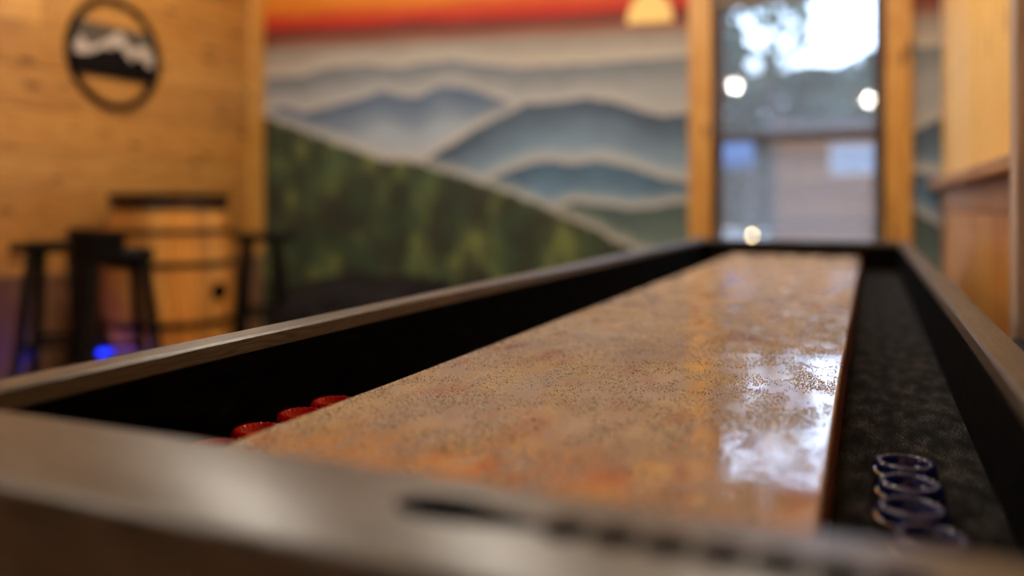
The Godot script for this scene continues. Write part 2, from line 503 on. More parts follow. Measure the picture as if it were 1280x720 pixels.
func mural_material() -> StandardMaterial3D:
	# ridges of the painting in metres on the wall, back to front
	var ridges := [
		[[-3.63, 1.864], [-2.88, 1.839], [-2.06, 1.81], [-1.57, 1.79], [-0.86, 1.765], [0.18, 1.74], [0.32, 1.736]],
		[[-3.63, 1.681], [-3.31, 1.672], [-3.18, 1.71], [-2.88, 1.72], [-2.6, 1.677], [-2.49, 1.693], [-2.27, 1.702], [-1.86, 1.633], [-1.57, 1.623], [-1.29, 1.622], [-0.86, 1.626], [0.18, 1.59], [0.32, 1.587]],
		[[-3.63, 1.456], [-3.46, 1.485], [-3.31, 1.432], [-3.06, 1.471], [-2.88, 1.503], [-2.72, 1.543], [-2.6, 1.503], [-2.48, 1.496], [-2.32, 1.55], [-2.16, 1.532], [-1.91, 1.445], [-1.66, 1.325], [-1.29, 1.224], [-0.86, 1.168], [0.18, 1.15], [0.32, 1.14]],
		[[-3.63, 0.5], [-2.71, 0.977], [-2.35, 1.154], [-2.16, 1.252], [-1.96, 1.346], [-1.76, 1.419], [-1.57, 1.423], [-1.41, 1.433], [-1.25, 1.403], [-1.12, 1.354], [-0.99, 1.315], [-0.86, 1.331], [-0.31, 1.389], [0.18, 1.191], [0.32, 1.257]],
		[[-3.63, 0.4], [-2.27, 0.879], [-1.93, 1.025], [-1.76, 1.081], [-1.62, 1.096], [-1.48, 1.071], [-1.36, 1.095], [-1.16, 1.048], [-0.99, 0.991], [-0.86, 0.968], [0.18, 1.007], [0.32, 0.979]],
		[[-3.63, 0.3], [-2.06, 0.693], [-1.62, 0.824], [-1.48, 0.869], [-1.29, 0.843], [-1.16, 0.826], [-1.03, 0.843], [-0.86, 0.864], [-0.31, 0.797], [0.18, 0.83], [0.32, 0.745]],
		[[-3.63, 1.42], [-3.43, 1.345], [-3.18, 1.265], [-2.94, 1.183], [-2.71, 1.114], [-2.49, 1.095], [-2.32, 1.044], [-2.06, 0.962], [-1.86, 0.896], [-1.66, 0.824], [-1.48, 0.746], [-1.29, 0.661], [-1.12, 0.587], [-0.86, 0.481], [0.18, 0.235], [0.32, 0.17]],
	]
	var tops := [Color(0.53, 0.50, 0.47), Color(0.41, 0.44, 0.47), Color(0.28, 0.36, 0.47), Color(0.21, 0.28, 0.36), Color(0.22, 0.34, 0.44), Color(0.25, 0.33, 0.33)]
	var feet := [Color(0.62, 0.59, 0.55), Color(0.59, 0.61, 0.63), Color(0.64, 0.70, 0.76), Color(0.50, 0.61, 0.71), Color(0.40, 0.54, 0.66), Color(0.42, 0.50, 0.48)]
	var depth := [0.10, 0.17, 0.26, 0.26, 0.16, 0.24]
	var mist := Color(0.79, 0.77, 0.74)
	var wdt := 1000
	var hgt := 632
	var edge := noise(0.09, 3, 5)
	var trees := noise(0.017, 2, 6)
	var leaf := noise(0.075, 3, 8)
	var wob := noise(0.012, 3, 9)
	var line := []
	for k in ridges.size():
		var col := PackedFloat32Array()
		col.resize(wdt)
		for x in wdt:
			var h := along(ridges[k], WALL_L + (WALL_R - WALL_L) * (x + 0.5) / wdt)
			if k == 6: h += 0.030 * edge.get_noise_1d(x * 1.6) + 0.012
			elif k > 0: h += 0.010 * edge.get_noise_1d(x * 0.5 + 300.0 * k)
			col[x] = h
		line.append(col)
	var tex := picture(wdt, hgt, func(x, y) -> Color:
		var h: float = CEIL * (1.0 - (y + 0.5) / hgt)
		var lat: float = WALL_L + (WALL_R - WALL_L) * (x + 0.5) / wdt
		if h < line[6][x]:
			var t: float = clampf(0.42 + trees.get_noise_2d(x, y * 0.55) * 1.1 + leaf.get_noise_2d(x, y * 0.6) * 0.35, 0, 1)
			return Color(0.15, 0.17, 0.12).lerp(Color(0.40, 0.45, 0.25), t * t).lerp(Color(0.19, 0.28, 0.19), clampf(wob.get_noise_2d(x, y) * 1.2 + 0.2, 0, 0.6))
		for k in [5, 4, 3, 2, 1, 0]:
			if h < line[k][x]:
				var down: float = (line[k][x] - h + 0.03 * wob.get_noise_2d(x, y * 2.0)) / depth[k]
				var c: Color = tops[k].lerp(feet[k], clampf(down, 0, 1))
				# mist lies along the next crest in front
				var near := 9.0
				for j in range(k + 1, 7): near = minf(near, h - line[j][x] if h > line[j][x] else 9.0)
				return c.lerp(mist, clampf(1.0 - near / (0.085 if k > 1 else 0.11), 0, 1) * (0.9 if k > 1 else 0.5))
		if lat > -1.19 and lat < -0.94 and h > line[0][x] + 0.045 and pow((lat + 1.065) / 0.122, 2) + pow((h - 1.84) / 0.14, 2) < 1.0:
			return Color(0.97, 0.83, 0.52)
		var up: float = h - line[0][x] + 0.02 * wob.get_noise_2d(x * 0.5, y * 3.0)
		var sky := Color(0.56, 0.42, 0.35).lerp(Color(0.36, 0.12, 0.08), clampf(up / 0.10, 0, 1))
		sky = sky.lerp(Color(0.68, 0.13, 0.06), clampf((up - 0.085) / 0.05, 0, 1))
		sky = sky.lerp(Color(0.78, 0.40, 0.08), clampf((up - 0.14) / 0.10, 0, 1))
		return sky.lerp(Color(0.86, 0.58, 0.12), clampf((up - 0.20) / 0.2, 0, 1)))
	return mat(Color.WHITE, 0.75, tex)


func window_unit() -> void:
	var l := -0.745
	var r := 0.08
	var b := 0.48
	var t := 1.93
	var z := WALL_Z
	var o := thing("window_1", Vector3.ZERO, "tall double hung window with golden pine casing in the mural wall", "window", "", 0.0, "structure")
	var jamb := begin()
	for e in [[l + 0.01, (b + t) / 2, 0.02, t - b], [r - 0.01, (b + t) / 2, 0.02, t - b], [(l + r) / 2, b + 0.01, r - l - 0.04, 0.02], [(l + r) / 2, t - 0.01, r - l - 0.04, 0.02]]:
		box(jamb, Vector3(e[0], e[1], z - 0.06), Vector3(e[2], e[3], 0.122), 0.0, 1 if e[3] > e[2] else 0)
	put(jamb.commit(), "jamb", M.frame, o)
	put(box_mesh(Vector3(0.115, t - b + 0.24, 0.022), 0.004, 1), "casing", M.pine_trim, o, Vector3(l - 0.0525, (b + t) / 2 + 0.0, z + 0.012))
	put(box_mesh(Vector3(0.115, t - b + 0.24, 0.022), 0.004, 1, Vector2(0.7, 0.2)), "casing", M.pine_trim, o, Vector3(r + 0.0525, (b + t) / 2 + 0.0, z + 0.012))
	put(box_mesh(Vector3(r - l - 0.01, 0.115, 0.022), 0.004, 0), "casing", M.pine_trim, o, Vector3((l + r) / 2, t + 0.0555, z + 0.012))
	put(box_mesh(Vector3(r - l + 0.3, 0.03, 0.07), 0.005, 0), "window_sill", M.pine_trim, o, Vector3((l + r) / 2, b - 0.135, z + 0.036))
	put(box_mesh(Vector3(r - l - 0.01, 0.115, 0.022), 0.004, 0), "casing", M.pine_trim, o, Vector3((l + r) / 2, b - 0.0585, z + 0.012))
	for s in [[b + 0.02, 1.215, -0.045], [1.175, t - 0.02, -0.085]]:
		var sash := begin()
		var x0 := l + 0.02
		var x1 := r - 0.02
		var zz: float = z + s[2]
		box(sash, Vector3(x0 + 0.018, (s[0] + s[1]) / 2, zz), Vector3(0.036, s[1] - s[0], 0.034), 0.003, 1)
		box(sash, Vector3(x1 - 0.018, (s[0] + s[1]) / 2, zz), Vector3(0.036, s[1] - s[0], 0.034), 0.003, 1)
		box(sash, Vector3((x0 + x1) / 2, s[0] + 0.02, zz), Vector3(x1 - x0 - 0.072, 0.04, 0.034), 0.003, 0)
		box(sash, Vector3((x0 + x1) / 2, s[1] - 0.02, zz), Vector3(x1 - x0 - 0.072, 0.04, 0.034), 0.003, 0)
		var fr := put(sash.commit(), "sash", M.frame, o)
		put(box_mesh(Vector3(x1 - x0 - 0.072, s[1] - s[0] - 0.08, 0.004), 0, 0), "pane", M.glass, fr, Vector3((x0 + x1) / 2, (s[0] + s[1]) / 2, zz))
	# venetian blind, lowered with its slats open
	var bl := thing("window_blind", Vector3((l + r) / 2, t - 0.05, z - 0.006), "pale venetian blind lowered with open slats across the window", "blind")
	put(box_mesh(Vector3(r - l - 0.046, 0.026, 0.03), 0.003, 0), "head_rail", M.slat, bl, Vector3(0, 0.008, -0.004))
	var sl := box_mesh(Vector3(r - l - 0.05, 0.0012, 0.024), 0, 0)
	var k := 0
	while k < 62:
		put(sl, "slat", M.slat, bl, Vector3(0, -0.024 - 0.0215 * k, -0.004), Vector3(0.22, 0, 0))
		k += 1
	put(box_mesh(Vector3(r - l - 0.05, 0.012, 0.024), 0.002, 0), "bottom_rail", M.slat, bl, Vector3(0, -0.024 - 0.0215 * 62, -0.004))
	for x in [-0.26, 0.26]:
		put(box_mesh(Vector3(0.002, 0.0215 * 62 + 0.02, 0.002), 0, 1), "cord", M.slat, bl, Vector3(x, -0.024 - 0.0215 * 31, 0.010))


# ---------------------------------------------------------------- outdoors
func crown_mesh(s: int, r: Vector3, count: int, leaf: float, boxy := 2.0) -> ArrayMesh:
	var g := RandomNumberGenerator.new()
	g.seed = s
	var st := begin()
	var gaps := noise(1.1, 2, s)
	var made := 0
	while made < count:
		var c := Vector3(g.randf_range(-1, 1), g.randf_range(-1, 1), g.randf_range(-1, 1))
		if pow(absf(c.x), boxy) + pow(absf(c.y), boxy) + pow(absf(c.z), boxy) > 1.0: continue
		c *= r
		if gaps.get_noise_3dv(c) < -0.12 and boxy < 3.0: continue
		made += 1
		var n := Vector3(g.randfn(), g.randfn() + 0.4, g.randfn()).normalized()
		var x := n.cross(Vector3(g.randfn(), g.randfn(), g.randfn())).normalized()
		var y := n.cross(x)
		var s2 := leaf * g.randf_range(0.6, 1.3)
		quad(st, [c - x * s2, c - y * s2 * 0.6, c + x * s2, c + y * s2 * 0.6], [n, n, n, n], [Vector2(0, 0), Vector2(1, 0), Vector2(1, 1), Vector2(0, 1)])
	return st.commit()


func outdoors() -> void:
	var gravel := noise(0.2, 3, 101)
	var gt := picture(256, 256, func(x, y) -> Color:
		var v: float = 0.40 + 0.12 * gravel.get_noise_2d(x, y)
		return Color(v * 0.97, v * 0.99, v * 1.02))
	var yard := put(box_mesh(Vector3(44, 0.1, 26), 0, 0), "gravel_yard", mat(Color.WHITE, 0.9, gt, Vector3(0.5, 0.5, 1)), self, Vector3(-3, -0.25, WALL_Z - 0.2 - 13))
	tag(yard, "grey gravel yard outside the window", "ground", "", "structure")
	var leafs := [mat(Color(0.24, 0.31, 0.20), 0.7), mat(Color(0.20, 0.26, 0.21), 0.7), mat(Color(0.30, 0.33, 0.22), 0.7)]
	for m in leafs:
		m.backlight_enabled = true
		m.backlight = Color(0.12, 0.15, 0.08)
	var bark := mat(Color(0.25, 0.22, 0.20), 0.85)
	# x, z, crown centre height, radii, seed
	var spots := [
		[-2.9, -13.6, 3.4, Vector3(1.2, 1.45, 1.2), 1, "tall leafy tree with open crown beside the timber shed"],
		[-5.9, -15.5, 3.9, Vector3(1.6, 2.6, 1.5), 5, "dense tall tree left of the yard beyond the rain barrel"],
		[0.9, -18.4, 2.55, Vector3(1.7, 1.8, 1.4), 4, "dark bushy low tree behind the timber shed"],
		[-1.9, -18.9, 4.7, Vector3(1.1, 1.35, 0.9), 3, "slender sparse tree with sky showing through its leaves"],
		[4.6, -18.0, 2.9, Vector3(1.7, 2.2, 1.6), 6, "olive green tree at the far right of the yard"]]
	for s in spots:
		var t := thing("tree", Vector3(s[0], -0.2, s[1]), s[5], "tree", "trees beyond the yard")
		put(crown_mesh(s[4] * 13, s[3], 560 if s[4] == 3 else 2200, 0.13), "crown", leafs[s[4] % 3], t, Vector3(0, s[2] + 0.2, 0))
		var tk := begin()
		lathe(tk, [Vector2(0.20, 0), Vector2(0.13, 0.5), Vector2(0.10, s[2] * 0.6), Vector2(0.05, s[2])], 9)
		for k in 5:
			var a := k * 1.9
			bar(tk, Vector3(0, s[2] * (0.5 + 0.06 * k), 0), Vector3(cos(a) * s[3].x * 0.6, s[2] * (0.75 + 0.08 * k), sin(a) * s[3].z * 0.6), 0.07, 0.07, 0.03)
		put(tk.commit(), "trunk", bark, t)
	# hedges closing the yard
	for k in 3:
		var hb := thing("hedge", Vector3([-1.4, -10.3, 7.5][k], -0.2, -23.5), ["tall rough hedge closing the yard behind the timber shed", "tall rough hedge at the left end of the yard", "tall rough hedge at the right end of the yard"][k], "hedge", "hedges closing the yard")
		put(crown_mesh(200 + k, Vector3(4.15, 2.2, 0.8), 7500, 0.22, 5.0), "foliage", leafs[(k + 1) % 3], hb, Vector3(0, 2.5, 0))
	# timber shed
	var sh := thing("timber_shed", Vector3(-0.35, -0.2, -14.5), "small brown timber shed with a pale window in the gravel yard", "shed")
	var cedar := [mat(Color(0.40, 0.25, 0.15), 0.7), mat(Color(0.35, 0.22, 0.13), 0.7), mat(Color(0.44, 0.29, 0.18), 0.7)]
	put(box_mesh(Vector3(1.94, 2.2, 1.56), 0, 0), "wall", cedar[1], sh, Vector3(0, 1.1, -0.02))
	var bd := box_mesh(Vector3(2.0, 0.165, 0.03), 0.004, 0)
	for k in 13: put(bd, "board", cedar[k % 3], sh, Vector3(0, 0.09 + 0.172 * k, 0.78))
	put(box_mesh(Vector3(2.3, 0.08, 2.0), 0.01, 0), "roof", mat(Color(0.33, 0.31, 0.31), 0.8), sh, Vector3(0, 2.28, 0))
	var wn := put(box_mesh(Vector3(0.82, 0.46, 0.05), 0.006, 0), "window", mat(Color(0.6, 0.58, 0.56), 0.5), sh, Vector3(0.22, 1.74, 0.805))
	put(box_mesh(Vector3(0.74, 0.38, 0.02), 0, 0), "pane", mat(Color(0.47, 0.49, 0.53), 0.1), wn, Vector3(0, 0, 0.02))
	# blue drum on a stand
	var tb := thing("rain_barrel", Vector3(-1.78, -0.2, -12.2), "blue plastic rain barrel raised on a weathered timber stand outside", "barrel")
	put(lathe(begin(), [Vector2(0.0, 1.56), Vector2(0.25, 1.56), Vector2(0.27, 1.60), Vector2(0.275, 1.76), Vector2(0.27, 1.92), Vector2(0.25, 1.96), Vector2(0.0, 1.97)], 24).commit(), "drum", mat(Color(0.20, 0.33, 0.48), 0.4), tb)
	put(box_mesh(Vector3(0.62, 0.06, 0.62), 0.006, 0), "platform", bark, tb, Vector3(0, 1.53, 0))
	for c in [[-1, -1], [1, -1], [1, 1], [-1, 1]]: put(bar(begin(), Vector3(c[0] * 0.27, 0, c[1] * 0.27), Vector3(c[0] * 0.25, 1.5, c[1] * 0.25), 0.07, 0.07).commit(), "leg", bark, tb)
	# path lamp
	var pl := thing("path_lamp", Vector3(-1.005, -0.16, -8.0), "small glowing path lamp on a short post outside", "lamp")
	put(lathe(begin(), [Vector2(0.0, 0.0), Vector2(0.05, 0.0), Vector2(0.05, 0.02), Vector2(0.014, 0.03), Vector2(0.014, 0.70), Vector2(0.0, 0.70)], 12).commit(), "post", M.black_metal, pl)
	var glow := mat(Color(1, 0.9, 0.7), 0.5)
	glow.emission_enabled = true
	glow.emission = Color(1.0, 0.86, 0.62)
	glow.emission_energy_multiplier = 42.0
	put(lathe(begin(), [Vector2(0.0, 0.70), Vector2(0.012, 0.704), Vector2(0.017, 0.718), Vector2(0.012, 0.732), Vector2(0.0, 0.735)], 12).commit(), "bulb", glow, pl)
	put(lathe(begin(), [Vector2(0.0, 0.745), Vector2(0.05, 0.742), Vector2(0.045, 0.755), Vector2(0.0, 0.775)], 14).commit(), "cap", M.black_metal, pl)
	omni(pl, Vector3(0, 0.7175, 0), Color(1.0, 0.86, 0.62), 0.02, 0.012)


func omni(parent: Node3D, at: Vector3, color: Color, energy: float, size: float) -> void:
	var l := OmniLight3D.new()
	l.name = "glow"
	l.position = at
	l.light_color = color
	l.light_energy = energy
	l.light_size = size
	l.omni_range = 14.0
	l.omni_attenuation = 2.0
	l.shadow_enabled = true
	parent.add_child(l, true)


# ---------------------------------------------------------------- the table
func rounded_rail(long: float, high: float, deep: float, r: float, off: Vector2) -> ArrayMesh:
	# a bar along x whose top edge towards -z is rounded over
	var prof := []
	for k in 9:
		var a := PI / 2 * k / 8.0
		prof.append(Vector2(-deep / 2 + r - r * cos(a), high / 2 - r + r * sin(a)))
	for k in 5:
		var a := PI / 2 * k / 4.0
		prof.append(Vector2(deep / 2 - 0.006 + 0.006 * sin(a), high / 2 - 0.006 + 0.006 * cos(a)))
	prof.append(Vector2(deep / 2, -high / 2))
	prof.append(Vector2(-deep / 2, -high / 2))
	var st := begin()
	var n := prof.size()
	var ns := []
	for k in n:
		var d: Vector2 = prof[(k + 1) % n] - prof[k]
		ns.append(Vector3(0, -d.x, d.y).normalized() * -1.0)
	var run := 0.0
	for k in n:
		var j := (k + 1) % n
		var na: Vector3 = ns[k]
		var nb: Vector3 = ns[k]
		if ns[k].dot(ns[(k + n - 1) % n]) > 0.7: na = (ns[k] + ns[(k + n - 1) % n]).normalized()
		if ns[k].dot(ns[j]) > 0.7: nb = (ns[k] + ns[j]).normalized()
		var l: float = (prof[j] - prof[k]).length()
		var h := long / 2
		quad(st, [Vector3(-h, prof[k].y, prof[k].x), Vector3(h, prof[k].y, prof[k].x), Vector3(h, prof[j].y, prof[j].x), Vector3(-h, prof[j].y, prof[j].x)], [na, na, nb, nb], [Vector2(-h, run) + off, Vector2(h, run) + off, Vector2(h, run + l) + off, Vector2(-h, run + l) + off])
		for e in [-h, h]:
			var ex := Vector3(signf(e), 0, 0)
			tri(st, [Vector3(e, 0, 0), Vector3(e, prof[k].y, prof[k].x), Vector3(e, prof[j].y, prof[j].x)], [ex, ex, ex], [Vector2.ZERO, prof[k], prof[j]])
		run += l
	return st.commit()


func table() -> void:
	var t := thing("shuffleboard_table", Vector3.ZERO, "long shuffleboard table with dark oak rails, black gutters and worn maple playfield", "table")
	var cx := (TABLE_L + TABLE_R) / 2
	var zc := (Z_NEAR + Z_FAR) / 2
	var ln := Z_NEAR - Z_FAR
	var outer_l := TABLE_L - RAIL_W
	var outer_r := TABLE_R + RAIL_W
	var near_w := 0.118
	var rail_h := 0.15
	var y := RAIL_TOP - rail_h / 2
	# rails: solid oak, side rails run between the end rails
	put(box_mesh(Vector3(RAIL_W, rail_h, ln), 0.0025, 2, Vector2(0.0, 0.13)), "side_rail", M.oak, t, Vector3(TABLE_L - RAIL_W / 2, y, zc))
	put(box_mesh(Vector3(RAIL_W, rail_h, ln), 0.0025, 2, Vector2(1.7, 0.41)), "side_rail", M.oak, t, Vector3(TABLE_R + RAIL_W / 2, y, zc))
	var near := put(rounded_rail(outer_r - outer_l, rail_h, near_w, 0.012, Vector2(0.6, 0.3)), "end_rail", M.oak, t, Vector3((outer_l + outer_r) / 2, y, Z_NEAR + near_w / 2))
	put(box_mesh(Vector3(outer_r - outer_l, rail_h, 0.09), 0.003, 0, Vector2(2.6, 0.7)), "end_rail", M.oak, t, Vector3((outer_l + outer_r) / 2, y, Z_FAR - 0.045))
	# dark inlay in the near end rail: a tapering stroke and a row of ovals
	var stroke := PackedVector2Array()
	for k in 25:
		var s := k / 24.0
		stroke.append(Vector2(-0.218 + 0.085 * s, 0.0145 * sin(PI * pow(s, 0.6)) + 0.0008))
	for k in range(24, -1, -1):
		var s := k / 24.0
		stroke.append(Vector2(-0.218 + 0.085 * s, -0.0125 * sin(PI * pow(s, 0.6)) - 0.0008))
	var inl := mat(Color(0.025, 0.02, 0.02), 0.9)
	inl.metallic_specular = 0.1
	var turn := Vector3(-PI / 2, 0, 0)
	put(slab(begin(), stroke, -0.004, 0.0008).commit(), "inlay_stroke", inl, near, Vector3(-(outer_l + outer_r) / 2, rail_h / 2, -0.357 - (Z_NEAR + near_w / 2)), turn)
	var oval := PackedVector2Array()
	for k in 18: oval.append(Vector2(0.0115 * cos(TAU * k / 18), 0.0125 * sin(TAU * k / 18)))
	var om := slab(begin(), oval, -0.004, 0.0008).commit()
	for k in 7:
		put(om, "inlay_oval", inl, near, Vector3(-0.128 + 0.0235 * k - (outer_l + outer_r) / 2, rail_h / 2, -0.358 - (Z_NEAR + near_w / 2)), turn)
	# gutter floor and felt linings
	put(box_mesh(Vector3(TABLE_R - TABLE_L, 0.03, ln), 0, 2, Vector2.ZERO, Vector3(cx, GUTTER - 0.015, zc)), "gutter_carpet", M.carpet, t)
	var lh := RAIL_TOP - 0.018 - GUTTER
	for x in [TABLE_L + 0.0015, TABLE_R - 0.0015]:
		put(box_mesh(Vector3(0.003, lh, ln - 0.006), 0.001, 2), "felt_lining", M.felt, t, Vector3(x, GUTTER + lh / 2, zc))
	for z in [Z_NEAR - 0.0015, Z_FAR + 0.0015]:
		put(box_mesh(Vector3(TABLE_R - TABLE_L, lh, 0.003), 0.001, 0), "felt_lining", M.felt, t, Vector3(cx, GUTTER + lh / 2, z))
	# playfield
	var x0 := -0.504
	var x1 := -0.0293
	var z0 := -0.52
	var z1 := -3.40
	var pf := put(box_mesh(Vector3(x1 - x0, FIELD_TOP - 0.004 - GUTTER, z0 - z1), 0.002, 2), "playfield", M.maple, t, Vector3((x0 + x1) / 2, (FIELD_TOP - 0.004 + GUTTER) / 2, (z0 + z1) / 2))
	var top := begin()
	var ring := [] # rounded edge of the lacquer
	var r := 0.004
	for k in 6:
		var a := PI / 2 * k / 5.0
		ring.append([r * (1.0 - sin(a)), r * cos(a), Vector3(0, 0, 0), a])
	var corner := [Vector2(x0, z0), Vector2(x1, z0), Vector2(x1, z1), Vector2(x0, z1)]
	var inward := [Vector2(1, -1), Vector2(-1, -1), Vector2(-1, 1), Vector2(1, 1)]
	var yb := FIELD_TOP - r
	var fuv := func(p: Vector3) -> Vector2: return Vector2((p.x - x0) / (x1 - x0), (p.z - z0) / (z1 - z0))
	for e in 4:
		var f := (e + 1) % 4
		var dir: Vector2 = (corner[f] - corner[e]).normalized()
		var on := Vector3(-dir.y, 0, dir.x)
		if on.dot(Vector3(inward[e].x, 0, inward[e].y)) > 0: on = -on
		for k in 5:
			var p := []
			var n := []
			for q in [[e, k], [f, k], [f, k + 1], [e, k + 1]]:
				var a: float = PI / 2 * q[1] / 5.0
				var d := r * (1.0 - cos(a))
				var c: Vector2 = corner[q[0]] + inward[q[0]] * d
				p.append(Vector3(c.x, yb + r * sin(a), c.y))
				n.append(on * cos(a) + Vector3.UP * sin(a))
			quad(top, p, n, [fuv.call(p[0]), fuv.call(p[1]), fuv.call(p[2]), fuv.call(p[3])])
	var cc := []
	for e in 4: cc.append(Vector3(corner[e].x + inward[e].x * r, FIELD_TOP, corner[e].y + inward[e].y * r))
	quad(top, cc, [Vector3.UP, Vector3.UP, Vector3.UP, Vector3.UP], [fuv.call(cc[0]), fuv.call(cc[1]), fuv.call(cc[2]), fuv.call(cc[3])])
	put(top.commit(), "lacquer_top", M.field, t)
	# scattered grains of shuffleboard wax
	var mm := MultiMesh.new()
	mm.transform_format = MultiMesh.TRANSFORM_3D
	mm.use_colors = true
	var gs := begin()
	var tips := [Vector3(1, 0, 0), Vector3(0, 0, 1), Vector3(-1, 0, 0), Vector3(0, 0, -1)]
	for k in 4:
		for v in [Vector3.UP, Vector3.DOWN]:
			var a: Vector3 = tips[k]
			var b: Vector3 = tips[(k + 1) % 4]
			tri(gs, [a, b, v], [a, b, v], [Vector2.ZERO, Vector2.ZERO, Vector2.ZERO])
	mm.mesh = gs.commit()
	var total := 90000
	mm.instance_count = total
	var dens := noise(9.0, 3, 131)
	var g := RandomNumberGenerator.new()
	g.seed = 5
	var made := 0
	while made < total:
		var p := Vector2(g.randf_range(x0 + 0.005, x1 - 0.005), g.randf_range(z1 + 0.005, z0 - 0.005))
		if g.randf() > 0.5 + dens.get_noise_2d(p.x * 1.6, p.y) * 1.5: continue
		var s := g.randf_range(0.0004, 0.00095)
		mm.set_instance_transform(made, Transform3D(Basis(Vector3.UP, g.randf() * TAU).scaled(Vector3(s * 1.2, s * 0.8, s * 1.2)), Vector3(p.x, FIELD_TOP + s * 0.5, p.y)))
		var tone := g.randf()
		mm.set_instance_color(made, Color(0.88, 0.80, 0.70) if tone < 0.72 else (Color(0.45, 0.30, 0.18) if tone < 0.84 else Color(0.10, 0.07, 0.05)))
		made += 1
	var wax := MultiMeshInstance3D.new()
	wax.name = "wax_grains"
	wax.multimesh = mm
	wax.material_override = M.grain
	wax.set_meta("kind", "stuff")
	wax.set_meta("label", "fine tan wax grains scattered over the playfield")
	t.add_child(wax)
	# cabinet and legs
	put(box_mesh(Vector3(outer_r - outer_l - 0.03, 0.05, ln + 0.12), 0.004, 2), "underframe", M.black_panel, t, Vector3((outer_l + outer_r) / 2, GUTTER - 0.055, zc))
	for z in [Z_NEAR - 0.32, Z_FAR + 0.32]:
		var leg := begin()
		box(leg, Vector3(cx, (GUTTER - 0.08) / 2 + 0.03, z), Vector3(0.42, GUTTER - 0.14, 0.12), 0.006, 1)
		put(leg.commit(), "leg", M.oak, t)
		put(box_mesh(Vector3(0.62, 0.06, 0.16), 0.008, 0), "foot", M.oak, t, Vector3(cx, 0.03, z))


func puck(cap: Material, label: String, group: String, at: Vector3, turn: float) -> void:
	var o := thing("shuffleboard_puck", at, label, "puck", group, turn)
	var body := begin()
	lathe(body, [Vector2(0.0, 0.0), Vector2(0.0255, 0.0), Vector2(0.0278, 0.0015), Vector2(0.029, 0.005), Vector2(0.029, 0.0105), Vector2(0.0282, 0.0125), Vector2(0.0262, 0.0135), Vector2(0.0, 0.0135)], 48)
	put(body.commit(), "steel_body", M.chrome, o).set_meta("label", "polished steel body")
	var c := begin()
	lathe(c, [Vector2(0.0262, 0.0133), Vector2(0.0264, 0.0165), Vector2(0.0258, 0.0195), Vector2(0.0240, 0.0215), Vector2(0.0218, 0.0220), Vector2(0.0202, 0.0213), Vector2(0.0190, 0.0195), Vector2(0.0180, 0.0160), Vector2(0.0165, 0.0140), Vector2(0.0140, 0.0136), Vector2(0.0, 0.0136)], 48)
	var cp := put(c.commit(), "cap", cap, o)
	# glossy ribs run from the rim of the cap over its shoulder towards the middle
	var ridge := begin()
	for k in 18:
		var a := TAU * k / 18.0
		var d := Vector3(cos(a), 0, sin(a))
		tube(ridge, [d * 0.0265 + Vector3.UP * 0.0140, d * 0.0262 + Vector3.UP * 0.0185, d * 0.0248 + Vector3.UP * 0.0207, d * 0.0220 + Vector3.UP * 0.0218, d * 0.0198 + Vector3.UP * 0.0208, d * 0.0184 + Vector3.UP * 0.0175], 0.0010, 8)
	put(ridge.commit(), "grip_ribs", M.red_rib if cap == M.red_cap else M.blue_rib, cp)


func pucks() -> void:
	var y := GUTTER
	for z in [[-0.645, 0.0], [-0.713, 0.4], [-0.787, 1.0], [-0.850, 0.2]]:
		puck(M.red_cap, "glossy red shuffleboard puck lying in the black gutter", "red pucks in the gutter", Vector3(TABLE_L + 0.0325, y, z[0]), z[1])
	for p in [[0.032, -0.864, 0.1], [0.0335, -0.802, 0.7], [0.032, -0.738, 0.3], [0.043, -0.678, 0.9]]:
		puck(M.blue_cap, "dark blue shuffleboard puck lying in the black gutter", "blue pucks in the gutter", Vector3(p[0], y, p[1]), p[2])


